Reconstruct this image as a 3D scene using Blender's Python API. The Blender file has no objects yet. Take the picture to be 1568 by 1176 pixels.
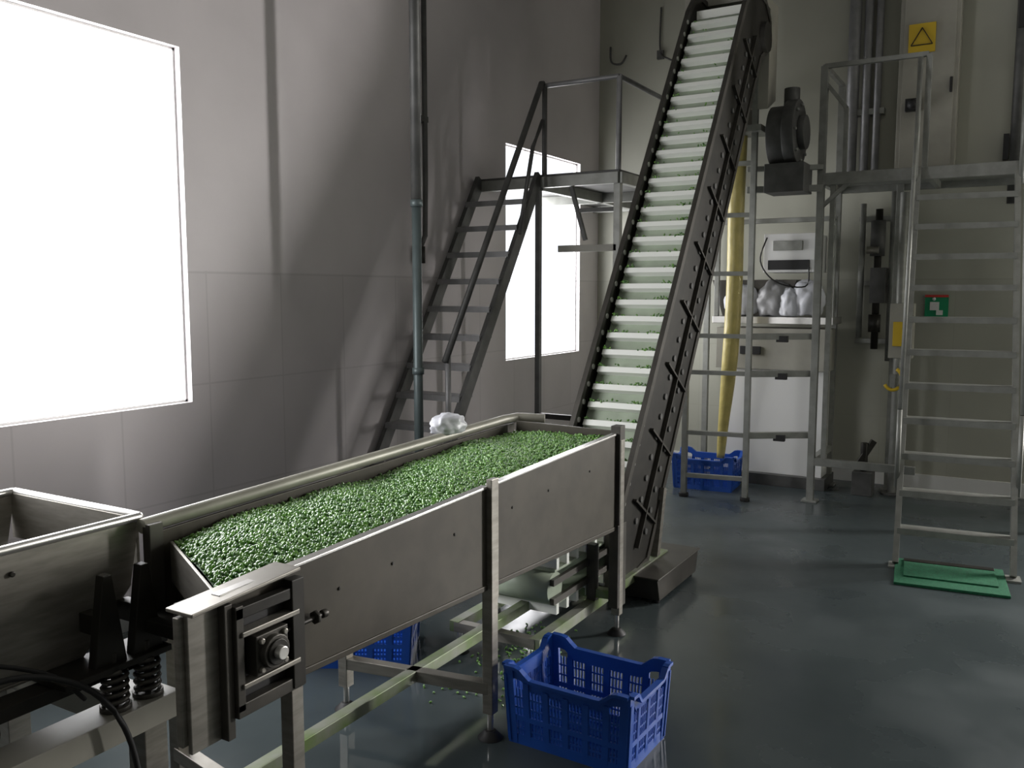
import bpy, bmesh, math, random
import numpy as np
from mathutils import Vector, Matrix
from mathutils import noise as mn
random.seed(4); rng=np.random.default_rng(4)
sc=bpy.context.scene
V=Vector
# ------------------------------------------------------------ materials
def mat(name,col,rough=.5,metal=0.,noise=0.,nscale=6.,col2=None,bump=0.,bscale=40.,spec=.5,stretch=(1,1,1),trans=0.,coat=0.):
    m=bpy.data.materials.new(name); m.use_nodes=True
    nt=m.node_tree; N=nt.nodes; Lk=nt.links; b=N['Principled BSDF']
    b.inputs['Base Color'].default_value=(*col,1); b.inputs['Roughness'].default_value=rough
    b.inputs['Metallic'].default_value=metal; b.inputs['Specular IOR Level'].default_value=spec
    b.inputs['Coat Weight'].default_value=coat
    tc=N.new('ShaderNodeTexCoord'); mp=N.new('ShaderNodeMapping'); mp.inputs['Scale'].default_value=stretch
    Lk.new(tc.outputs['Object'],mp.inputs['Vector'])
    if noise>0 or col2:
        n=N.new('ShaderNodeTexNoise'); n.inputs['Scale'].default_value=nscale; n.inputs['Detail'].default_value=5
        Lk.new(mp.outputs[0],n.inputs['Vector'])
        r=N.new('ShaderNodeValToRGB'); c2=col2 or tuple(c*(1-noise) for c in col)
        r.color_ramp.elements[0].position=.35; r.color_ramp.elements[1].position=.65
        r.color_ramp.elements[0].color=(*c2,1); r.color_ramp.elements[1].color=(*col,1)
        Lk.new(n.outputs['Fac'],r.inputs[0]); Lk.new(r.outputs[0],b.inputs['Base Color'])
    if bump>0:
        n=N.new('ShaderNodeTexNoise'); n.inputs['Scale'].default_value=bscale; n.inputs['Detail'].default_value=4
        Lk.new(mp.outputs[0],n.inputs['Vector'])
        bp=N.new('ShaderNodeBump'); bp.inputs['Strength'].default_value=bump; bp.inputs['Distance'].default_value=.02
        Lk.new(n.outputs['Fac'],bp.inputs['Height']); Lk.new(bp.outputs[0],b.inputs['Normal'])
    return m
def wallmat(name,col,axis,seam=.86,bw=.55,bh=.6,rough=.5,dado=.95):
    m=bpy.data.materials.new(name); m.use_nodes=True
    nt=m.node_tree; N=nt.nodes; Lk=nt.links; b=N['Principled BSDF']; b.inputs['Roughness'].default_value=rough
    tc=N.new('ShaderNodeTexCoord'); s=N.new('ShaderNodeSeparateXYZ'); c=N.new('ShaderNodeCombineXYZ')
    Lk.new(tc.outputs['Object'],s.inputs[0]); Lk.new(s.outputs[axis],c.inputs[0]); Lk.new(s.outputs[2],c.inputs[1])
    br=N.new('ShaderNodeTexBrick'); br.offset=0; br.inputs['Scale'].default_value=1
    br.inputs['Brick Width'].default_value=bw; br.inputs['Row Height'].default_value=bh
    br.inputs['Mortar Size'].default_value=.006; br.inputs['Mortar Smooth'].default_value=.3
    d=tuple(x*dado for x in col)
    br.inputs['Color1'].default_value=(*d,1); br.inputs['Color2'].default_value=tuple(x*.96 for x in d)+(1,)
    br.inputs['Mortar'].default_value=tuple(x*seam for x in d)+(1,)
    Lk.new(c.outputs[0],br.inputs['Vector'])
    gt=N.new('ShaderNodeMath'); gt.operation='GREATER_THAN'; gt.inputs[1].default_value=1.81; Lk.new(s.outputs[2],gt.inputs[0])
    m0=N.new('ShaderNodeMix'); m0.data_type='RGBA'; Lk.new(gt.outputs[0],m0.inputs[0]); Lk.new(br.outputs['Color'],m0.inputs[6]); m0.inputs[7].default_value=(*col,1)
    n=N.new('ShaderNodeTexNoise'); n.inputs['Scale'].default_value=1.3; n.inputs['Detail'].default_value=6
    Lk.new(tc.outputs['Object'],n.inputs['Vector'])
    r=N.new('ShaderNodeValToRGB'); r.color_ramp.elements[0].position=.3; r.color_ramp.elements[1].position=.7
    r.color_ramp.elements[0].color=(.86,.86,.86,1); r.color_ramp.elements[1].color=(1,1,1,1)
    Lk.new(n.outputs['Fac'],r.inputs[0])
    mx=N.new('ShaderNodeMix'); mx.data_type='RGBA'; mx.blend_type='MULTIPLY'; mx.inputs[0].default_value=1
    Lk.new(m0.outputs[2],mx.inputs[6]); Lk.new(r.outputs[0],mx.inputs[7]); Lk.new(mx.outputs[2],b.inputs['Base Color'])
    return m
steel=mat('stainless_steel',(.30,.285,.25),.42,.7,.25,9,stretch=(1,1,6))
steel_d=mat('dull_steel',(.068,.061,.047),.5,.25,.25,8,spec=.35)
steel_k=mat('greasy_steel',(.075,.07,.06),.45,.5,.3,8)
steel_l=mat('bright_steel',(.62,.61,.58),.32,.8,.15,8)
steel_g=mat('pea_stained_steel',(.30,.30,.27),.45,.4,0,5,col2=(.15,.22,.07))
alu=mat('galvanised_grey',(.29,.295,.27),.5,.45,.2,12)
alu_m=mat('aluminium_tread',(.26,.26,.26),.5,.4,.2,12)
alu_d=mat('grey_painted_steel',(.10,.10,.095),.55,.35,.3,10)
dark=mat('dark_oily_metal',(.024,.022,.017),.5,.4,.4,14)
black=mat('black_rubber',(.012,.012,.012),.6)
beltw=mat('shaded_green_white_plastic_belt',(.36,.42,.32),.4,0,.2,7)  # belt colour darkened to paint in the shade between the bright cleats
cleatw=mat('cleat_plastic',(.88,.90,.84),.35)
cream=mat('cream_housing',(.34,.33,.28),.5,0,.15,5)
railm=mat('worn_rail_cover',(.34,.33,.275),.45,.2,.25,5)
white=mat('white_paint',(.72,.72,.70),.4)
blue=mat('blue_plastic',(.014,.085,.43),.38,0,.15,6)
yellow=mat('yellow_paint',(.62,.42,.02),.5)
sleeve=mat('yellowed_plastic_sleeve',(.50,.42,.14),.4,0,.2,9,bump=.4,bscale=12)
green=mat('green_mat',(.01,.14,.06),.9,0,.3,60,bump=.5,bscale=200)
signg=mat('sign_green',(.0,.25,.10),.5)
red=mat('red_paint',(.5,.03,.02),.5)
teal=mat('teal_grey_pipe',(.11,.14,.14),.45,.3,.2,6)
bag=mat('white_plastic_film',(.52,.53,.56),.4)
pea=mat('green_peas',(.165,.37,.045),.30,0,0,55,col2=(.045,.15,.03),spec=.7,coat=.9)
peabase=mat('pea_mass',(.03,.08,.02),.7)
fl=mat('epoxy_floor',(.060,.074,.076),.22,0,0,.9,col2=(.040,.051,.054),bump=.05,bscale=5,spec=.32)
nt=fl.node_tree; n=nt.nodes.new('ShaderNodeTexNoise'); n.inputs['Scale'].default_value=1.8; n.inputs['Detail'].default_value=7
r=nt.nodes.new('ShaderNodeMapRange'); r.inputs[1].default_value=.38; r.inputs[2].default_value=.62; r.inputs[3].default_value=-.10; r.inputs[4].default_value=.10
tcn=nt.nodes['Texture Coordinate']
nt.links.new(tcn.outputs['Object'],n.inputs['Vector']); nt.links.new(n.outputs['Fac'],r.inputs[0])
vd=nt.nodes.new('ShaderNodeVectorMath'); vd.operation='DISTANCE'; vd.inputs[1].default_value=(-2.1,2.9,0); nt.links.new(tcn.outputs['Object'],vd.inputs[0])
mr=nt.nodes.new('ShaderNodeMapRange'); mr.inputs[1].default_value=.6; mr.inputs[2].default_value=2.2; mr.inputs[3].default_value=.10; mr.inputs[4].default_value=.33; nt.links.new(vd.outputs['Value'],mr.inputs[0])
ad=nt.nodes.new('ShaderNodeMath'); ad.operation='ADD'; ad.use_clamp=True; nt.links.new(r.outputs[0],ad.inputs[0]); nt.links.new(mr.outputs[0],ad.inputs[1]); nt.links.new(ad.outputs[0],nt.nodes['Principled BSDF'].inputs['Roughness'])
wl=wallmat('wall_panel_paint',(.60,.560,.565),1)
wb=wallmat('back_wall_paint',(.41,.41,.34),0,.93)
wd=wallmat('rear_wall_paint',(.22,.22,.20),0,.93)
ceilm=mat('ceiling_paint',(.20,.20,.19),.8)
# ------------------------------------------------------------ mesh builder
class G:
    def __init__(s): s.bm=bmesh.new(); s.ms=[]
    def mi(s,m):
        if m not in s.ms: s.ms.append(m)
        return s.ms.index(m)
    def _f(s,faces,m,smooth=False):
        i=s.mi(m)
        for f in faces: f.material_index=i; f.smooth=smooth
    def box(s,c,d,m,rot=None):
        M=Matrix.Translation(V(c))@(rot.to_4x4() if rot else Matrix())@Matrix.Diagonal((*d,1))
        vs=bmesh.ops.create_cube(s.bm,size=1,matrix=M)['verts']
        s._f({f for v in vs for f in v.link_faces},m); return s
    def bx(s,x0,x1,y0,y1,z0,z1,m): return s.box(((x0+x1)/2,(y0+y1)/2,(z0+z1)/2),(abs(x1-x0),abs(y1-y0),abs(z1-z0)),m)
    def beam(s,a,b,w,h,m,up=(0,0,1)):
        a=V(a);b=V(b);z=(b-a);L=z.length;z.normalize();u=V(up)
        if abs(z.dot(u))>.98:u=V((0,1,0))
        x=u.cross(z).normalized();y=z.cross(x)
        R=Matrix((x,y,z)).transposed()
        return s.box((a+b)/2,(w,h,L),m,R)
    def cyl(s,a,b,r,m,r2=None,n=16,caps=True):
        a=V(a);b=V(b);z=b-a;L=z.length
        q=z.to_track_quat('Z','Y').to_matrix().to_4x4()
        M=Matrix.Translation((a+b)/2)@q
        vs=bmesh.ops.create_cone(s.bm,cap_ends=caps,segments=n,radius1=r,radius2=r if r2 is None else r2,depth=L,matrix=M)['verts']
        fs={f for v in vs for f in v.link_faces}; s._f(fs,m)
        for f in fs:
            if len(f.verts)==4: f.smooth=True
        return s
    def sph(s,c,r,m,sc=(1,1,1),sub=2):
        M=Matrix.Translation(V(c))@Matrix.Diagonal((*sc,1))
        vs=bmesh.ops.create_icosphere(s.bm,subdivisions=sub,radius=r,matrix=M)['verts']
        s._f({f for v in vs for f in v.link_faces},m,True); return s
    def lump(s,c,sc,m,seed=0,amp=.28,flat=-.6):
        c=V(c); vs=bmesh.ops.create_icosphere(s.bm,subdivisions=4,radius=1)['verts']
        o=V((seed*3.1,seed*1.7,seed))
        for v in vs:
            d=v.co.normalized(); k=1+amp*mn.noise(d*2.1+o)+amp*.5*mn.noise(d*5+o)+amp*.22*mn.noise(d*11+o)
            v.co=c+V((d.x*sc[0]*k,d.y*sc[1]*k,max(d.z,flat)*sc[2]*k))
        s._f({f for v in vs for f in v.link_faces},m,True); return s
    def prism(s,pts,axis,a0,a1,m):
        def mk(p,a):
            l=[p[0],p[1]]; l.insert(axis,a); return V(l)
        v0=[s.bm.verts.new(mk(p,a0)) for p in pts]; v1=[s.bm.verts.new(mk(p,a1)) for p in pts]
        fs=[s.bm.faces.new(v0),s.bm.faces.new(v1[::-1])]
        n=len(pts)
        for i in range(n): fs.append(s.bm.faces.new((v0[i],v1[i],v1[(i+1)%n],v0[(i+1)%n])))
        s._f(fs,m); return s
    def tube(s,pts,r,m,n=10):
        pts=[V(p) for p in pts]; rings=[]
        for i,p in enumerate(pts):
            d=(pts[min(i+1,len(pts)-1)]-pts[max(i-1,0)]).normalized()
            u=V((0,0,1)) if abs(d.z)<.9 else V((1,0,0))
            x=u.cross(d).normalized(); y=d.cross(x)
            rr=r[i] if isinstance(r,(list,tuple)) else r
            rings.append([s.bm.verts.new(p+x*math.cos(2*math.pi*k/n)*rr+y*math.sin(2*math.pi*k/n)*rr) for k in range(n)])
        fs=[]
        for i in range(len(rings)-1):
            for k in range(n): fs.append(s.bm.faces.new((rings[i][k],rings[i][(k+1)%n],rings[i+1][(k+1)%n],rings[i+1][k])))
        fs.append(s.bm.faces.new(rings[0][::-1])); fs.append(s.bm.faces.new(rings[-1]))
        s._f(fs,m,True); return s
    def done(s,name,bevel=0.,loc=None,rz=0.):
        bmesh.ops.recalc_face_normals(s.bm,faces=s.bm.faces[:])
        me=bpy.data.meshes.new(name); s.bm.to_mesh(me); s.bm.free()
        for m in s.ms: me.materials.append(m)
        o=bpy.data.objects.new(name,me); sc.collection.objects.link(o)
        if loc: o.location=loc
        o.rotation_euler[2]=rz
        if bevel:
            md=o.modifiers.new('bevel','BEVEL'); md.width=bevel; md.segments=2; md.limit_method='ANGLE'; md.angle_limit=.7
        return o
def smooth_path(p,n=6):
    p=[V(q) for q in p]; out=[]
    P=[p[0]]+p+[p[-1]]
    for i in range(1,len(P)-2):
        for k in range(n):
            t=k/n; a,b,c,d=P[i-1],P[i],P[i+1],P[i+2]
            out.append(.5*((2*b)+(-a+c)*t+(2*a-5*b+4*c-d)*t*t+(-a+3*b-3*c+d)*t**3))
    out.append(p[-1]); return out
# ------------------------------------------------------------ room
X0,X1,Y0,Y1,ZC=-3.85,3.2,-2.2,8.3,5.0
TW=.07
W1=(0.55,3.18,1.11,2.95); W2=(6.46,7.88,1.11,2.93); W3=(2.25,2.85,.9,3.3)
G().bx(X0-TW,X1+.2,Y0-.2,Y1+.2,-.12,0,fl).done('floor')
G().bx(X0-TW,X1+.2,Y0-.2,Y1+.2,ZC,ZC+.1,ceilm).done('ceiling')
g=G()
def wy(y0,y1,z0,z1): g.bx(X0-TW,X0,y0,y1,z0,z1,wl)
wy(Y0-.2,W1[0],0,ZC); wy(W1[0],W1[1],0,W1[2]); wy(W1[0],W1[1],W1[3],ZC); wy(W1[1],W2[0],0,ZC)
wy(W2[0],W2[1],0,W2[2]); wy(W2[0],W2[1],W2[3],ZC); wy(W2[1],Y1+.2,0,ZC)
g.done('wall_left')
g=G()
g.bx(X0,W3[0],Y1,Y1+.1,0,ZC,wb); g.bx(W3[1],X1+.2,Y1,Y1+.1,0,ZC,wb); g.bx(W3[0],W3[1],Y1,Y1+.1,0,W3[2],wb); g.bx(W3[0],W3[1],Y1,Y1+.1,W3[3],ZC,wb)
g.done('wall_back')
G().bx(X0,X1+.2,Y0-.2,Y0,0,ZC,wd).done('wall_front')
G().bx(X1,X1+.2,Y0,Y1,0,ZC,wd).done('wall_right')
G().bx(X0+.0,X0+.02,Y0,Y1,0,.1,alu).done('baseboard_left')
G().bx(X0+.02,X1,Y1-.02,Y1,0,.12,white).done('baseboard_back')
def window(name,w,x,mull):
    g=G(); y0,y1,z0,z1=w; t=.012
    g.bx(x-.015,x+.015,y0,y1,z0,z0+t,white); g.bx(x-.015,x+.015,y0,y1,z1-t,z1,white)
    g.bx(x-.015,x+.015,y0,y0+t,z0,z1,white); g.bx(x-.015,x+.015,y1-t,y1,z0,z1,white)
    for m_ in mull: g.bx(x-.006,x+.006,m_-.006,m_+.006,z0,z1,white)
    return g.done(name)
window('window_1',W1,X0-.055,[]); window('window_2',W2,X0-.055,[])
g=G(); t=.02
for a in ((W3[0],W3[1],W3[2],W3[2]+t),(W3[0],W3[1],W3[3]-t,W3[3]),(W3[0],W3[0]+t,W3[2],W3[3]),(W3[1]-t,W3[1],W3[2],W3[3])): g.bx(a[0],a[1],Y1+.05,Y1+.08,a[2],a[3],white)
g.done('window_3')
# ------------------------------------------------------------ pea feed trough conveyor
XN,XF=-1.70,-2.33
def rim(y): return .944+.0264*(y-1.41)
def bot(y): return .645-.0455*(y-1.68)
def yend(x): return 1.80+(x+2.30)*(-.28/.55)      # skewed near end of the bed
g=G()
ya,ym,yb=1.42,2.735,3.93
for (a,b) in ((1.46,ym-.012),(ym+.012,yb)):
    g.prism([(a,bot(a)),(b,bot(b)),(b,rim(b)),(a,rim(a))],0,XN-.012,XN,steel_d)
    g.beam((XN-.012,a,rim(a)),(XN-.012,b,rim(b)),.032,.010,steel_l)
    g.beam((XN-.02,a,bot(a)),(XN-.02,b,bot(b)),.05,.02,steel_d)
g.prism([(1.76,bot(1.76)),(yb+.05,bot(yb)),(yb+.05,rim(yb)),(1.76,rim(1.76))],0,XF,XF+.012,steel_d)
g.tube([(XF-.01,1.72,rim(1.66)+.025),(XF-.01,2.8,rim(2.8)+.025),(XF-.01,3.9,rim(3.9)+.025),(XF+.02,4.0,rim(4)+.025),(XF+.15,4.06,rim(4)+.02)],.024,railm,14)
g.prism([(1.66,bot(1.5)+.02),(yb,bot(yb)+.02),(yb,bot(yb)+.06),(1.66,bot(1.5)+.06)],0,XF+.02,XN-.02,dark)
g.prism([(XF+.05,.62),(XN,.56),(XN,1.02),(XF+.05,1.03)],1,yb,yb+.015,steel_d)
g.box((XN-.005,yb+.0,.80),(.05,.06,.50),steel_k); g.bx(XN-.03,XN+.02,yb-.04,yb+.06,.14,.56,steel_k)
g.box((XN+.012,ym,.78),(.024,.05,.46),steel)
def leg(x,y,top,m=steel):
    g.bx(x-.022,x+.022,y-.022,y+.022,.10,top,m)
    g.cyl((x,y,.03),(x,y,.11),.012,steel_l); g.cyl((x,y,0),(x,y,.03),.05,black,r2=.022)
for y in (1.70,ym,yb): leg(XN+.0,y,rim(y)-.03 if y!=1.70 else bot(y)); leg(XF,y-(.1 if y>2 else -.12),bot(y))
zr=.20
g.beam((-2.02,1.7,zr),(-2.02,yb,zr),.045,.045,steel_g)
for y in (1.70,ym,yb): g.beam((XF,y-(.1 if y>2 else -.12),zr),(XN,y,zr),.045,.045,steel_g if y==yb else steel)
g.beam((-2.29,1.79,.855),(-1.78,1.53,.845),.010,.13,steel)
g.beam((-2.29,1.81,.72),(-1.78,1.55,.72),.012,.14,dark)  # dark sheet standing in for the shaded void below the end plate
g.bx(XF-.005,XF+.03,1.72,1.77,.60,.985,steel_k)
g.bx(XN-.010,XN+.004,1.36,1.46,.58,.935,steel); g.bx(XN+.004,XN+.03,1.45,1.475,.58,.93,steel_k); g.bx(XN-.03,XN-.01,1.345,1.365,.60,.925,steel)
g.bx(XN-.12,XN-.09,1.42,1.47,.60,.92,dark)
g.prism([(1.35,.932),(1.71,.950),(1.71,.960),(1.35,.942)],0,XN-.06,XN+.035,steel)
xp=XN+.012
g.bx(xp,xp+.03,1.475,1.50,.645,.92,steel_k); g.bx(xp,xp+.034,1.665,1.71,.635,.935,dark)
g.bx(xp,xp+.03,1.475,1.71,.885,.915,dark); g.bx(xp,xp+.03,1.475,1.71,.63,.665,steel_k)
g.bx(xp-.008,xp-.002,1.46,1.69,.66,.90,black)
g.bx(xp,xp+.036,1.49,1.69,.838,.852,steel); g.bx(xp,xp+.036,1.49,1.69,.703,.717,steel)
zb=.778
g.box((xp+.025,1.58,zb),(.04,.11,.105),steel_k)
for dy,dz in ((-.04,-.038),(.04,-.038),(-.04,.038),(.04,.038)): g.cyl((xp+.04,1.58+dy,zb+dz),(xp+.054,1.58+dy,zb+dz),.009,steel,n=6)
g.cyl((xp,1.58,zb),(xp+.062,1.58,zb),.044,steel_k,n=20); g.cyl((xp+.06,1.58,zb),(xp+.068,1.58,zb),.034,dark,n=20); g.cyl((xp,1.58,zb),(xp+.085,1.58,zb),.018,steel_l)
g.cyl((xp+.02,1.62,.80),(xp+.02,1.80,.80),.007,dark); g.cyl((xp+.02,1.76,.80),(xp+.02,1.772,.80),.020,steel_k,n=6); g.cyl((xp+.02,1.79,.80),(xp+.02,1.81,.80),.012,steel_k,n=10)
for y in (1.9,2.15,2.5,2.9,3.2,3.6): g.cyl((XN-.005,y,rim(y)-.12),(XN+.004,y,rim(y)-.12),.006,dark,n=8)
g.done('pea_feed_conveyor',.003)
# pea mass
g=G(); nx,ny=14,60
vs=[[None]*(ny+1) for _ in range(nx+1)]
def surf(x,y):
    u=(x-XF)/(XN-XF)
    return rim(y)-.046+.024*math.sin(math.pi*u)+.010*math.sin(y*5.1+x*7)+.006*math.sin(y*13+x*11)-.03*max(0,(1.80-y))/.3
xa,xb,y_b=XF+.015,XN-.016,yb-.003
for i in range(nx+1):
    for j in range(ny+1):
        x=xa+(xb-xa)*i/nx; y0_=yend(x)+.01; y=y0_+(y_b-y0_)*j/ny; vs[i][j]=g.bm.verts.new((x,y,surf(x,y)-.008))
fs=[g.bm.faces.new((vs[i][j],vs[i+1][j],vs[i+1][j+1],vs[i][j+1])) for i in range(nx) for j in range(ny)]
g._f(fs,peabase,True)
pm=g.done('green_pea_heap')
def ico(sub):
    tb=bmesh.new(); bmesh.ops.create_icosphere(tb,subdivisions=sub,radius=1); tb.verts.ensure_lookup_table()
    a=np.array([v.co[:] for v in tb.verts]); b=np.array([[v.index for v in f.verts] for f in tb.faces]); tb.free(); return a,b
def grains(name,pos,sub=2):
    bv,bf=ico(sub); K=len(pos)
    q=rng.normal(size=(K,4)); q/=np.linalg.norm(q,axis=1)[:,None]; w,x_,y_,z_=q.T
    R=np.stack([1-2*(y_**2+z_**2),2*(x_*y_-z_*w),2*(x_*z_+y_*w),2*(x_*y_+z_*w),1-2*(x_**2+z_**2),2*(y_*z_-x_*w),2*(x_*z_-y_*w),2*(y_*z_+x_*w),1-2*(x_**2+y_**2)],1).reshape(K,3,3)
    S=np.stack([rng.uniform(.0045,.0065,K),rng.uniform(.0045,.0065,K),rng.uniform(.006,.013,K)],1)
    P=np.einsum('kij,kvj->kvi',R,bv[None]*S[:,None,:])+np.asarray(pos)[:,None,:]
    nv=len(bv); F_=(bf[None]+np.arange(K)[:,None,None]*nv).reshape(-1,3)
    me=bpy.data.meshes.new(name); me.vertices.add(K*nv); me.vertices.foreach_set('co',P.reshape(-1).astype(np.float32))
    me.loops.add(F_.size); me.loops.foreach_set('vertex_index',F_.reshape(-1).astype(np.int32))
    me.polygons.add(len(F_)); me.polygons.foreach_set('loop_start',np.arange(0,F_.size,3,dtype=np.int32)); me.polygons.foreach_set('use_smooth',np.ones(len(F_),dtype=bool))
    me.update(calc_edges=True); me.validate(); me.materials.append(pea)
    o=bpy.data.objects.new(name,me); sc.collection.objects.link(o); return o
sp=.0102; xs=np.arange(xa+.006,xb-.004,sp); ys=np.arange(1.5,y_b-.004,sp)
gx,gy=np.meshgrid(xs,ys); gx=gx.ravel()+rng.uniform(-.004,.004,gx.size); gy=gy.ravel()+rng.uniform(-.004,.004,gx.size)
k_=gy>1.80+(gx+2.30)*(-.28/.55)+.012; gx=gx[k_]; gy=gy[k_]
gz=np.array([surf(a,b) for a,b in zip(gx,gy)])+rng.uniform(-.005,.009,gx.size)
grains('peas',np.stack([gx,gy,gz],1)).parent=pm
# ------------------------------------------------------------ cleated incline elevator
g=G()
XL,XR=-2.22,-1.85
A=V((0,3.55,.40)); B=V((0,4.28,.40)); C=V((0,6.38,3.64)); D=V((0,6.82,3.70))
dirI=(C-B).normalized(); nI=V((0,-dirI.z,dirI.y))
low=.42
pb=B-nI*low; pc=C-nI*low
outl=[(4.12,.46),(4.22,.49),(C.y+nI.y*.06,C.z+nI.z*.06+.02),(6.44,3.80),(6.60,3.86),(6.84,3.84),(6.98,3.74),(7.0,3.55),(pc.y,pc.z),(pb.y,pb.z),(4.45,.14),(4.12,.14)]
for x in (XL-.035,XR+.005):
    g.prism(outl,0,x+.010,x+.020,dark)
    n=len(outl)
    for i in range(n):
        a=outl[i]; b=outl[(i+1)%n]
        g.beam((x+.015,*a),(x+.015,*b),.04,.03,steel_k,up=(1,0,0))
xo=XR+.03
L=(C-B).length
for k in range(9):
    t=(k+.5)/9; p=B+dirI*L*t
    a=p-nI*.03; b=p-nI*(low-.03)
    g.beam((xo,a.y,a.z),(xo,b.y,b.z),.012,.035,steel_k,up=(1,0,0))
for k in range(1,30):
    p=B+dirI*L*(k/30)
    for s_,mm in ((.13,alu_d),(.30,alu_d)):
        q_=p-nI*s_; g.cyl((xo-.012,q_.y,q_.z),(xo+.006,q_.y,q_.z),.018,mm,n=10)
a=B-nI*.21;b=C-nI*.21; g.beam((xo,a.y,a.z),(xo,b.y,b.z),.012,.04,steel_k,up=(1,0,0))
def slab(a,b,t=.012,m=beltw):
    g.beam(((XL+XR)/2,a.y,a.z),((XL+XR)/2,b.y,b.z),XR-XL,t,m)
slab(A,B); slab(B,C); slab(C,D)
a2=C-nI*.34; b2=B-nI*.34; slab(a2,b2); slab(V((0,3.55,.24)),V((0,4.5,.24)))
xm=(XL+XR)/2
nC=33; peapos=[]
for k in range(nC):
    p=B+dirI*(L*(k+.3)/nC); q_=p+nI*.050
    g.beam((xm,p.y,p.z),(xm,q_.y,q_.z),XR-XL-.03,.036,cleatw,up=dirI)
    for x in (XL-.012,XR+.016):
        c=p+nI*.075; g.cyl((x-.013,c.y,c.z),(x+.013,c.y,c.z),.016,steel_l,n=10)
    for j in range(int(46*(1-k/nC)**1.5)+4):
        s_=rng.random(); xx=(XL+.02+abs(rng.normal())*.03) if s_<.4 else ((XR-.02-abs(rng.normal())*.04) if s_<.85 else rng.uniform(XL+.03,XR-.03))
        xx=min(max(xx,XL+.015),XR-.015)
        c=p+nI*rng.uniform(.030,.062)+dirI*rng.uniform(.018,.034); peapos.append((xx,c.y,c.z))
for k in range(7):
    y=A.y+.03+k*.105; g.bx(XL+.015,XR-.0,y-.012,y+.012,.40,.455,cleatw); g.bx(XL+.015,XR-.0,y-.012,y+.012,.185,.24,cleatw)
for k in range(4):
    y=C.y+.04+k*.11; g.bx(XL+.015,XR-.015,y-.007,y+.007,3.66+.02*k,3.72+.02*k,cleatw)
g.cyl((XL,3.55,.32),(XR,3.55,.32),.075,beltw,n=24); g.cyl((XL-.1,6.82,3.58),(XR+.06,6.82,3.58),.11,dark,n=20)
for z in (.36,.27): g.beam((XR+.012,3.5,z),(XR+.012,4.2,z),.02,.03,steel_k)
for x in (XL-.03,XR+.03):
    g.beam((x,3.30,.14),(x,4.9,.14),.05,.05,steel_g)
    for y in (3.35,4.75):
        g.cyl((x,y,0),(x,y,.03),.045,black,r2=.02); g.cyl((x,y,.02),(x,y,.13),.013,steel_l)
    g.beam((x,4.75,.14),(x,4.85,.55),.045,.045,steel); g.beam((x,3.9,.14),(x,3.9,.45),.045,.045,steel_k)
for y in (3.32,4.1,4.88): g.beam((XL-.03,y,.14),(XR+.03,y,.14),.045,.045,steel)
ev=g.done('inclined_cleated_conveyor',0)
pp=grains('peas_on_belt',peapos,1); pp.parent=ev
fp=[]
for k in range(190):
    cx_,cy_,s_=random.choice([(-2.0,3.35,.10),(-1.95,3.1,.10),(-2.05,3.7,.08),(-1.98,3.5,.08)])
    fp.append((cx_+random.gauss(0,s_),cy_+random.gauss(0,s_),.006))
grains('spilled_peas',fp,1)
# ------------------------------------------------------------ discharge hood + head drive
g=G()
g.prism([(6.72,3.90),(7.25,3.92),(7.25,3.2),(7.02,3.1),(7.02,3.84),(6.72,3.84)],0,XL-.02,XR+.02,cream)
g.prism([(-2.30,4.4),(-2.05,4.4),(-2.0,3.98),(-2.30,3.90)],1,6.8,7.2,white)
g.bx(-2.42,-2.32,6.75,7.2,3.35,4.4,cream)
g.box((-2.1,7.12,3.05),(.22,.22,.2),cream)
g.bx(-2.42,-1.86,6.95,7.25,2.93,2.98,alu)
g.done('discharge_hood',.004)
g=G()
g.cyl((-1.70,7.15,2.92),(-1.61,7.15,2.92),.25,alu_d,n=32); g.cyl((-1.61,7.15,2.92),(-1.56,7.15,2.92),.13,alu_d,n=24)
g.cyl((-1.82,7.15,2.90),(-1.70,7.15,2.90),.23,alu_d,n=28); g.cyl((-1.68,7.15,3.10),(-1.68,7.15,3.26),.06,alu_d)
g.bx(-1.84,-1.54,7.0,7.3,2.46,2.68,alu_d)
for k in range(8):
    a=k*math.pi/4; g.cyl((-1.61,7.15+.21*math.cos(a),2.92+.21*math.sin(a)),(-1.59,7.15+.21*math.cos(a),2.92+.21*math.sin(a)),.012,alu,n=8)
g.beam((-2.0,7.1,2.5),(-1.45,7.25,2.5),.05,.05,alu); g.beam((-2.0,7.1,2.66),(-1.45,7.25,2.66),.04,.04,alu)
g.done('drive_motor_blower',.004)
g=G()
pL,pR=(-2.42,6.96),(-1.93,7.04)
for (x,y),zt in ((pL,3.45),(pR,3.45)):
    g.bx(x-.022,x+.022,y-.022,y+.022,.03,zt,alu); g.cyl((x,y,0),(x,y,.03),.04,black)
for z in (.18,.54,1.04,1.34,1.84,2.3,2.7): g.beam((*pL,z),(*pR,z),.035,.035,alu)
for z in (.54,1.04,1.34): g.beam((*pR,z),(-1.49,7.33,z),.045,.05,alu); g.box((-1.70,7.17,z-.02),(.09,.04,.05),black)
g.beam((-2.42,6.96,3.2),(-1.93,7.04,3.2),.05,.05,alu)
g.done('conveyor_support_rack',.002)
g=G(); pts=[(-2.08,7.14,3.0),(-2.12,7.24,2.4),(-2.13,7.28,1.8),(-2.15,7.3,1.3),(-2.18,7.32,.9),(-2.21,7.34,.6),(-2.23,7.34,.28)]
sp_=smooth_path(pts,5); nn=len(sp_)
g.tube(sp_,[.066 if i<nn*.55 else .066-.035*(i/nn-.55)/.45 for i in range(nn)],sleeve,16); g.done('plastic_sleeve_chute')
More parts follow.
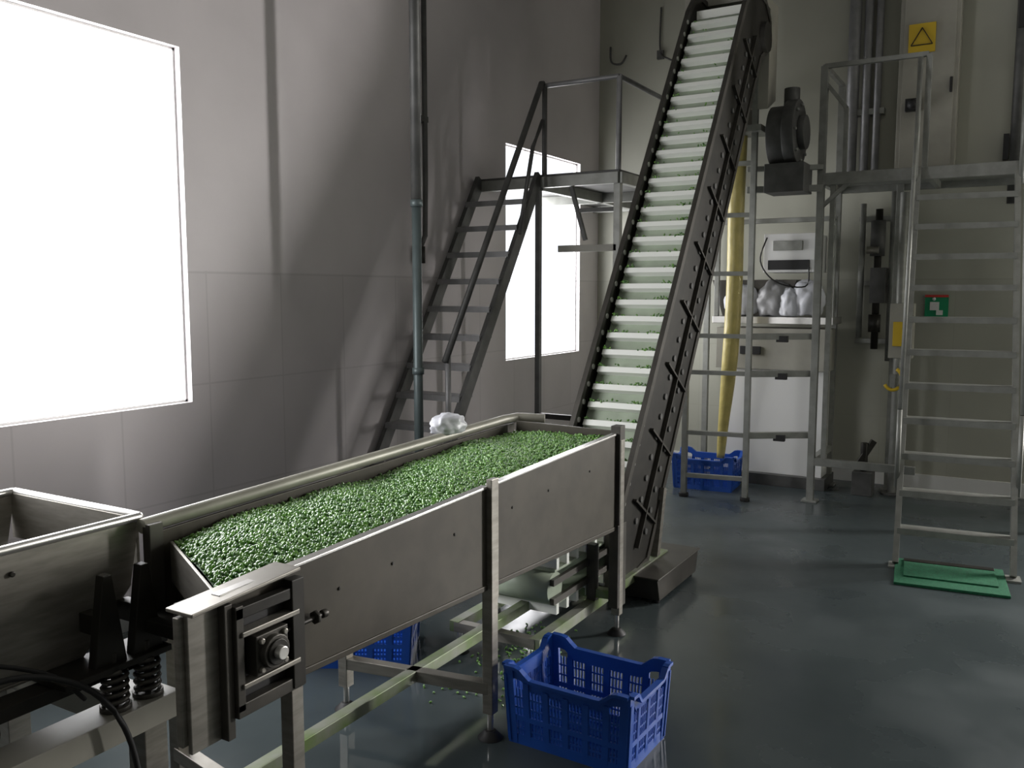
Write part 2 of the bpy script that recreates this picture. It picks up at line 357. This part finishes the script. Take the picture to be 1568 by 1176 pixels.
# ------------------------------------------------------------ packing machine behind
g=G()
g.bx(-2.45,-1.42,7.72,8.1,1.42,1.48,steel_l)
g.prism([(-2.4,1.48),(-1.9,1.48),(-1.75,1.80),(-2.5,1.80)],1,7.85,8.05,steel_k)
g.bx(-1.98,-1.56,7.6,8.1,1.86,2.18,white); g.bx(-1.94,-1.60,7.585,7.6,1.88,1.96,black); g.bx(-1.90,-1.66,7.58,7.6,2.04,2.12,alu)
g.bx(-2.42,-1.45,7.75,8.1,1.02,1.38,cream); g.bx(-2.38,-1.48,7.78,8.05,.10,1.02,white)
g.bx(-2.42,-1.44,7.72,8.12,.0,.10,alu_d)
g.bx(-2.44,-2.40,7.72,7.76,1.48,2.3,alu); g.bx(-1.46,-1.42,7.72,7.76,1.48,2.3,alu); g.bx(-2.44,-1.42,7.72,7.76,2.28,2.32,alu)
g.bx(-2.2,-2.02,7.73,7.75,1.15,1.22,black)
g.tube(smooth_path([(-1.95,7.58,2.15),(-1.98,7.5,1.95),(-1.85,7.5,1.78),(-1.62,7.56,1.74),(-1.60,7.58,1.9)]),.007,black,6)
g.done('packing_machine',.006)
g=G()
g.lump((-2.22,7.86,1.60),(.16,.10,.17),bag,1,.16); g.lump((-1.93,7.84,1.60),(.17,.09,.19),alu_m,2,.16); g.lump((-1.66,7.84,1.61),(.15,.10,.19),bag,3,.16); g.lump((-1.80,7.80,1.58),(.09,.07,.15),bag,5,.16)
g.done('product_bags')
# ------------------------------------------------------------ blue crates
def crate(name,loc,rz,L=.50,Wd=.33,Hh=.27):
    g=G(); t=.010
    def P3(sx,sy,z):
        k=.93+.07*z/Hh; return V((sx*L/2*k,sy*Wd/2*k,z))
    g.box((0,0,.012),(L*.92,Wd*.92,.012),blue)
    cs=[(-1,-1),(1,-1),(1,1),(-1,1)]
    for i in range(4):
        a=cs[i]; b=cs[(i+1)%4]; long=(i%2==0); n=6 if long else 4
        def pt(f,z): return P3(*a,z).lerp(P3(*b,z),f)
        edge=(P3(*b,0)-P3(*a,0)).normalized(); nrm=V((edge.y,-edge.x,0))
        def top(f):
            e=abs(f-.5); s_=min(1,max(0,(e-.28)/.12)); return Hh-.040*(1-s_*s_*(3-2*s_))
        M=24
        for k in range(M):
            f0,f1=k/M,(k+1)/M
            z0,z1=top(f0),top(f1)
            q=[pt(f0,z0-.045),pt(f1,z1-.045),pt(f1,z1),pt(f0,z0)]
            v0=[g.bm.verts.new(p) for p in q]; v1=[g.bm.verts.new(p-nrm*t*.7) for p in q]
            fs=[g.bm.faces.new(v0),g.bm.faces.new(v1[::-1])]
            for j in range(4): fs.append(g.bm.faces.new((v0[j],v1[j],v1[(j+1)%4],v0[(j+1)%4])))
            g._f(fs,blue)
            g.beam(pt(f0,z0)+nrm*.006,pt(f1,z1)+nrm*.006,.024,.012,blue)
        g.beam(pt(0,.02),pt(1,.02),t,.04,blue); g.beam(pt(0,.105),pt(1,.105),t,.020,blue)
        for k in range(n+1):
            f=k/n; g.beam(pt(f,.01),pt(f,top(f)-.03),.022,t,blue,up=nrm)
        for k in range(n):
            for j in (1,2,3,4,5):
                f=(k+j/6)/n; g.beam(pt(f,.02),pt(f,.22),.006,t*.5,blue,up=nrm)
        for z in (.06,.145,.185): g.beam(pt(0,z),pt(1,z),t*.5,.007,blue)
        for f in (.03,.97): g.beam(pt(f,.0),pt(f,top(f)-.004),.034,t*1.4,blue,up=nrm)
    for k in range(7): g.box((0,-Wd*.4+k*Wd*.133,.022),(L*.9,.008,.012),blue)
    return g.done(name,0,(*loc,.0),rz)
crate('blue_plastic_crate',(-1.375,2.91),math.radians(-2),.51,.35,.30)
crate('blue_plastic_crate.001',(-2.66,3.10),math.radians(30),.55,.38,.30)
crate('blue_plastic_crate.002',(-2.37,7.42),math.radians(4),.52,.36,.30)
# ------------------------------------------------------------ drip tray box
g=G()
g.prism([(4.42,.02),(5.02,.02),(5.06,.15),(4.38,.15)],0,-1.97,-1.66,steel_k)
g.bx(-1.98,-1.65,4.37,5.07,.145,.155,steel_k)
for x,y in ((-1.95,4.45),(-1.69,4.45),(-1.95,4.98),(-1.69,4.98)): g.cyl((x,y,0),(x,y,.03),.02,black)
g.done('drip_tray',.004)
# ------------------------------------------------------------ stairs / platform left
def flight(x0,x1,yb_,yt,zt,n,m_s,m_t,tread_d=.16,sw=.09):
    g=G()
    for x in (x0,x1):
        g.beam((x,yb_,0.02),(x,yt,zt),.035,sw,m_s)
        g.bx(x-.04,x+.04,yb_-.06,yb_+.06,0,.012,m_s)
    for k in range(1,n+1):
        f=k/(n+1) ; y=yb_+(yt-yb_)*f; z=zt*f
        g.bx(x0,x1,y-tread_d/2,y+tread_d/2,z-.010,z+.010,m_t)
        g.bx(x0,x1,y-tread_d/2-.004,y-tread_d/2+.004,z-.03,z+.010,m_t)
    return g
g=flight(-3.80,-3.27,4.32,5.98,2.57,12,alu_d,alu_m)
hr=.68
def hp(f): return V((-3.25,4.32+1.66*f,2.57*f+hr))
g.tube([hp(.22),hp(.6),hp(1.0),(-3.25,6.0,3.25)],.022,alu_d,10)
p=hp(.24); g.cyl(p,p-V((0,0,hr)),.02,alu_m)
g.tube([(-3.25,6.0,2.98),hp(.92)-V((0,0,.28)),hp(.80)-V((0,0,.62))],.016,alu_d,8)
g.done('access_stairs')
g=G()
g.bx(-3.84,-2.62,6.0,8.2,2.54,2.58,alu_d)
for a,b in (((-3.84,6.0,2.52),(-2.62,6.0,2.52)),((-2.62,6.0,2.52),(-2.62,8.2,2.52)),((-3.27,6.0,2.5),(-3.27,8.2,2.5)),((-3.84,8.18,2.52),(-2.62,8.18,2.52)),((-3.84,7.1,2.5),(-2.62,7.1,2.5))):
    g.beam(a,b,.05,.08,alu)
for x,y in ((-2.64,6.03),(-2.64,8.15),(-3.30,6.03)):
    w_=.02 if x<-3 else .025
    g.bx(x-w_,x+w_,y-w_,y+w_,0,2.5,alu_d if x<-3 else alu); g.bx(x-.06,x+.06,y-.06,y+.06,0,.012,alu)
g.cyl((-2.64,6.03,2.55),(-2.64,6.03,3.24),.02,alu_m); g.cyl((-3.25,6.03,3.24),(-2.64,6.03,3.24),.018,alu_m)
g.cyl((-3.25,6.03,3.24),(-3.25,6.03,2.55),.02,alu_d)
g.cyl((-2.64,6.03,3.24),(-2.64,8.15,3.24),.018,alu_m); g.cyl((-2.64,8.15,2.55),(-2.64,8.15,3.24),.02,alu_m)
g.beam((-3.12,6.03,2.02),(-2.64,6.03,2.02),.05,.05,cream)
g.beam((-3.3,6.03,.73),(-2.64,6.03,.73),.04,.04,dark); g.beam((-3.3,6.03,.3),(-2.64,6.03,.3),.04,.04,dark)
g.beam((-3.02,6.03,2.48),(-2.90,6.03,2.08),.03,.03,alu_d); g.beam((-2.64,6.03,2.30),(-2.96,6.03,2.30),.03,.03,alu_d)
g.done('access_platform',.002)
g=G(); g.cyl((-3.18,4.30,0),(-3.18,4.30,2.2),.028,teal,n=20); g.cyl((-3.18,4.30,2.2),(-3.18,4.30,ZC),.032,alu_d,n=20)
for z in (1.2,2.2): g.cyl((-3.18,4.30,z),(-3.18,4.30,z+.04),.036,teal,n=20)
g.cyl((-3.18,4.3,0),(-3.18,4.3,.02),.08,teal)
g.done('vertical_water_pipe')
g=G(); g.tube([(-3.80,5.25,ZC),(-3.80,5.25,2.5),(-3.80,5.24,2.1),(-3.80,5.18,2.0)],.020,alu_d,10); g.cyl((-3.80,5.18,1.9),(-3.80,5.18,2.02),.035,dark)
g.bx(-3.85,-3.79,5.2,5.28,2.9,2.94,alu_d); g.done('electrical_conduit')
# ------------------------------------------------------------ right platform and ladder
g=G(); DZ=2.60; XE=.5
g.bx(-1.49,XE,7.3,8.05,DZ-.02,DZ+.02,alu)
g.beam((-1.49,7.3,DZ-.03),(XE,7.3,DZ-.03),.05,.09,alu); g.beam((-1.49,8.04,DZ-.03),(XE,8.04,DZ-.03),.05,.08,alu)
for x in (-1.47,-.7,.1,XE-.02): g.beam((x,7.3,DZ-.04),(x,8.04,DZ-.04),.04,.06,alu)
for x,y,zt in ((-1.47,7.3,3.43),(-1.47,8.03,3.43),(-.98,8.03,DZ),(XE-.02,7.3,3.43),(XE-.02,8.03,3.43)):
    g.bx(x-.027,x+.027,y-.027,y+.027,0,zt,alu); g.bx(x-.06,x+.06,y-.06,y+.06,0,.015,alu)
g.bx(-1.40,-1.36,7.3,7.34,0.3,DZ,alu)
z=3.43
g.beam((-1.47,7.3,z),(-.74,7.3,z),.035,.035,alu); g.beam((-1.47,7.3,z),(-1.47,8.03,z),.035,.035,alu)
g.beam((XE-.02,7.3,z),(XE-.02,8.03,z),.035,.035,alu)
g.beam((-1.47,7.3,3.32),(-1.30,7.3,3.10),.03,.03,alu); g.beam((-1.30,7.3,3.10),(-1.30,7.3,DZ),.03,.03,alu)
g.bx(-.755,-.715,7.28,7.32,DZ,3.43,alu)
g.bx(.0,.04,7.28,7.32,DZ,3.43,alu)
g.beam((-1.47,7.3,.33),(-.70,7.3,.33),.05,.06,alu)
g.beam((-1.47,7.3,.33),(-1.47,8.03,.33),.05,.05,alu)
g.beam((-1.47,7.3,2.35),(-1.25,7.3,DZ-.05),.03,.03,alu)
g.done('maintenance_platform',.002)
g=flight(-.32,.32,0,1.44,2.60,11,alu,alu,tread_d=.11,sw=.06)
for x in (-.34,.34):
    g.cyl((x,1.36,2.45),(x,1.44,3.40),.018,alu)
    g.cyl((x,.25,.95),(x,1.44,3.38),.013,alu); g.cyl((x,.25,.95),(x,.25,.45),.015,alu)
g.done('ladder_stairs',.0,(-.325,5.84,0),math.radians(5))
g=G(); g.box((0,0,.008),(.60,.52,.016),green); g.box((0,.05,.020),(.50,.36,.01),green); g.box((0,.20,.022),(.5,.06,.014),dark)
g.done('floor_mat',.003,(-.335,5.72,0),math.radians(6))
# ------------------------------------------------------------ back wall fittings
g=G()
for x,r_ in ((-1.42,.05),(-1.31,.035),(-1.22,.03)): g.cyl((x,8.22,2.62),(x,8.22,ZC),r_,alu_m,n=16)
g.bx(-1.48,-1.16,8.2,8.295,3.2,3.25,alu); g.bx(-1.48,-1.16,8.2,8.295,4.2,4.25,alu)
g.done('vertical_conduits')
g=G()
g.bx(-1.05,-.60,8.12,8.295,2.66,4.6,cream); g.bx(-1.02,-.63,8.11,8.12,2.70,4.56,cream); g.bx(-.66,-.64,8.09,8.12,3.3,3.42,black)
g.done('electrical_cabinet',.006)
g=G(); x,z,s_=-.88,3.75,.10
g.bx(x-s_,x+s_,8.094,8.108,z-s_*1.15,z+s_*1.15,yellow)
t1=[(x-.08,z-.055),(x+.08,z-.055),(x,z+.08)]
for i in range(3): a=t1[i];b=t1[(i+1)%3]; g.beam((a[0],8.09,a[1]),(b[0],8.09,b[1]),.006,.012,black,up=(0,1,0))
g.done('warning_sign')
g=G(); x,z=-.69,1.56
g.bx(x-.09,x+.09,8.28,8.295,z-.11,z+.11,signg); g.bx(x-.05,x+.02,8.27,8.28,z-.02,z+.05,white); g.bx(x+.0,x+.05,8.27,8.28,z-.06,z-.02,white); g.sph((x-.02,8.275,z+.075),.014,white)
g.bx(x-.09,x+.09,8.27,8.28,z+.09,z+.11,red)
g.done('emergency_exit_sign')
g=G(); x=-1.16
g.cyl((x,8.20,1.2),(x,8.20,2.4),.03,dark); g.cyl((x+.12,8.2,1.1),(x+.12,8.2,2.55),.03,alu); g.bx(x-.04,x+.08,8.10,8.28,1.6,1.9,alu_d)
g.cyl((x,8.16,1.35),(x,8.16,1.5),.05,dark); g.cyl((x,8.17,2.0),(x,8.17,2.3),.06,alu_d); g.cyl((x-.13,8.2,1.3),(x-.13,8.2,2.45),.025,alu)
for z in (1.25,1.75,2.3): g.bx(x-.16,x+.16,8.2,8.295,z,z+.04,alu)
g.cyl((x-.08,8.12,2.05),(x+.02,8.12,2.05),.03,steel)
g.done('valve_manifold')
g=G()
g.cyl((-.93,7.9,0),(-.93,7.9,2.5),.035,alu); g.cyl((-.93,7.9,0),(-.93,7.9,.02),.09,alu_d); g.bx(-1.0,-.82,7.86,8.0,1.15,1.6,cream); g.bx(-.97,-.90,7.85,7.86,1.25,1.45,yellow)
g.done('control_post',.003)
g=G(); c=V((-.95,7.82,.98))
g.tube([c+V((.07*math.cos(a),0,.09*math.sin(a))) for a in np.linspace(-2.6,1.2,14)],.014,yellow,8); g.bx(-.97,-.93,7.8,7.865,.92,1.02,alu)
g.done('yellow_hose_hook')
g=G(); g.bx(-1.22,-1.06,7.70,7.86,0,.20,alu_d); g.cyl((-1.14,7.78,.20),(-1.14,7.78,.44),.03,dark); g.beam((-1.20,7.74,.22),(-1.07,7.80,.46),.03,.05,dark)
g.done('floor_pump',.005)
g=G(); g.box((-.92,8.08,3.22),(.12,.06,.10),black); g.sph((-.92,8.03,3.22),.045,black); g.done('alarm_horn',.004)
g=G(); g.cyl((-.17,8.22,2.4),(-.17,8.22,ZC),.045,alu_d); g.bx(-.26,-.22,8.2,8.295,2.75,2.95,black); g.bx(-.2,-.12,8.15,8.295,3.75,4.0,black); g.bx(-.17,.9,8.24,8.295,3.9,4.02,alu_d)
g.done('drop_pipe')
g=G(); g.tube(smooth_path([(-3.72,8.27,4.1),(-3.70,8.25,3.95),(-3.6,8.25,3.92),(-3.55,8.27,4.0)]),.010,alu_d,6); g.tube(smooth_path([(-3.2,8.28,4.4),(-3.2,8.27,4.0),(-3.1,8.22,3.9),(-3.0,8.26,3.86)]),.009,alu_d,6)
g.bx(-3.23,-3.17,8.26,8.295,3.92,4.0,alu_d); g.done('cable_hooks')
# ------------------------------------------------------------ vibratory feeder
g=G()
xa_,xb_=-3.05,-2.37
g.prism([(.3,.62),(1.52,.62),(1.70,.80),(1.74,1.0),(.3,1.0)],0,xb_-.006,xb_,steel)
g.prism([(.3,.62),(1.52,.62),(1.70,.80),(1.74,1.0),(.3,1.0)],0,xa_,xa_+.006,steel)
g.prism([(.3,.62),(1.52,.62),(1.70,.80),(1.70,.79),(1.52,.61),(.3,.61)],0,xa_,xb_,steel)
g.tube([(xb_,.3,1.0),(xb_,1.0,1.0),(xb_,1.74,1.0)],.014,steel_l,10); g.tube([(xa_,.3,1.0),(xa_,1.0,1.0),(xa_,1.74,1.0)],.014,steel_l,10)
g.tube([(xa_,1.74,1.0),(-2.7,1.74,1.0),(xb_,1.74,1.0)],.014,steel_l,10)
g.bx(xa_,xb_,1.725,1.735,.84,1.0,steel)
xf=xb_+.08
for y in (1.54,1.665):
    g.prism([(y-.055,.60),(y+.055,.60),(y+.014,.885),(y-.014,.885)],0,xf,xf+.035,dark)
    g.bx(xb_,xf,y-.02,y+.02,.70,.76,dark)
g.bx(xb_-.02,xf+.06,1.38,1.73,.60,.62,dark); g.bx(xb_+.0,xf,1.15,1.73,.56,.60,dark)
def spring(x,y,z0,z1,r,t=.008,turns=5):
    n=turns*14; g.tube([(x+r*math.cos(2*math.pi*k*turns/n),y+r*math.sin(2*math.pi*k*turns/n),z0+(z1-z0)*k/n) for k in range(n+1)],t,steel_k,6)
for y in (1.55,1.66):
    spring(xf+.03,y,.49,.60,.034); g.cyl((xf+.03,y,.48),(xf+.03,y,.65),.010,dark); g.cyl((xf+.03,y,.48),(xf+.03,y,.495),.045,steel_k)
spring(xf+.03,.62,.49,.60,.034)
g.bx(xb_+.04,xb_+.17,.30,1.73,.40,.48,cream); g.bx(xa_,xa_+.1,.30,1.72,.40,.48,cream)
g.bx(xa_,xb_+.1,1.60,1.70,.37,.48,cream); g.bx(xa_,xb_+.1,.35,.45,.37,.48,cream)
for x in (xb_+.10,xa_+.05):
    for y in (.4,1.66):
        g.bx(x-.04,x+.04,y-.04,y+.04,0.01,.40,steel); g.bx(x-.07,x+.07,y-.07,y+.07,0,.012,steel_k)
g.beam((xb_+.10,.4,.2),(xb_+.10,1.64,.2),.04,.04,steel_l)
g.cyl((xb_+.06,1.10,.55),(xb_+.06,1.22,.55),.045,dark); g.box((xb_+.06,.95,.55),(.12,.26,.12),alu_d)
g.cyl((xb_,.9,.90),(xb_+.01,.9,.90),.02,dark); g.cyl((xb_,1.33,.93),(xb_+.01,1.33,.93),.008,dark)
g.tube(smooth_path([(xb_+.08,.95,.62),(xb_+.13,1.20,.70),(xb_+.18,1.38,.64),(xb_+.21,1.49,.50),(xb_+.22,1.54,.30),(xb_+.22,1.56,.02)]),.009,black,8)
g.tube(smooth_path([(xb_+.02,.8,.74),(xb_+.05,1.1,.76),(xb_+.09,1.35,.66),(xb_+.12,1.45,.55)]),.007,black,8)
g.done('vibratory_feeder',.003)
g=G(); g.lump((0,0,0),(.075,.095,.062),bag,1.3,.22,-.5); g.done('plastic_bag',0,(XF-.03,3.42,rim(3.4)+.066))
# ------------------------------------------------------------ fill lamps under the ceiling, added to brighten the room
def lamp(name,x,y,p):
    g=G(); g.bx(x-.08,x+.08,y-.65,y+.65,ZC-.08,ZC,white); o=g.done(name)
    ld=bpy.data.lights.new(name+'_tube','AREA'); ld.shape='RECTANGLE'; ld.size=.14; ld.size_y=1.25; ld.energy=p; ld.color=(1,.97,.88)
    lo=bpy.data.objects.new(name+'_tube',ld); sc.collection.objects.link(lo); lo.location=(x,y,ZC-.09); lo.parent=o
lamp('added_fill_lamp',1.2,2.0,5); lamp('added_fill_lamp.001',.5,6.0,2)
# ------------------------------------------------------------ daylight
def day(name,loc,rot,sx,sy,p,col=(1,1,1)):
    ld=bpy.data.lights.new(name,'AREA'); ld.shape='RECTANGLE'; ld.size=sx; ld.size_y=sy; ld.energy=p; ld.color=col
    lo=bpy.data.objects.new(name,ld); sc.collection.objects.link(lo); lo.location=loc; lo.rotation_euler=rot
hp2=math.pi/2
def rad(Lr,a): return Lr*math.pi*a
day('daylight_window_1',(X0-.16,1.8,2.05),(0,-hp2,0),2.4,3.2,rad(9.5,7.68),(.99,.98,1))
day('daylight_window_2',(X0-.16,7.2,2.05),(0,-hp2,0),2.4,1.9,rad(8,4.56),(.99,.98,1))
day('daylight_window_3',(W3[0]+.3,Y1+.2,2.1),(-hp2,0,0),.7,2.5,rad(145,1.75),(1,.97,.95))
w=bpy.data.worlds.new('world'); sc.world=w; w.use_nodes=True; w.node_tree.nodes['Background'].inputs[0].default_value=(.9,.94,1,1); w.node_tree.nodes['Background'].inputs[1].default_value=1.5
sc.view_settings.view_transform='Standard'; sc.view_settings.look='None'; sc.view_settings.exposure=0
# ------------------------------------------------------------ camera
cd=bpy.data.cameras.new('camera'); cam=bpy.data.objects.new('camera',cd); sc.collection.objects.link(cam)
cd.sensor_width=36; cd.lens=36*1350/1568; cd.clip_start=.05
cam.location=(0,0,1.7); cam.rotation_euler=(hp2-math.atan(142/1350),0,math.radians(30.39))
sc.camera=cam
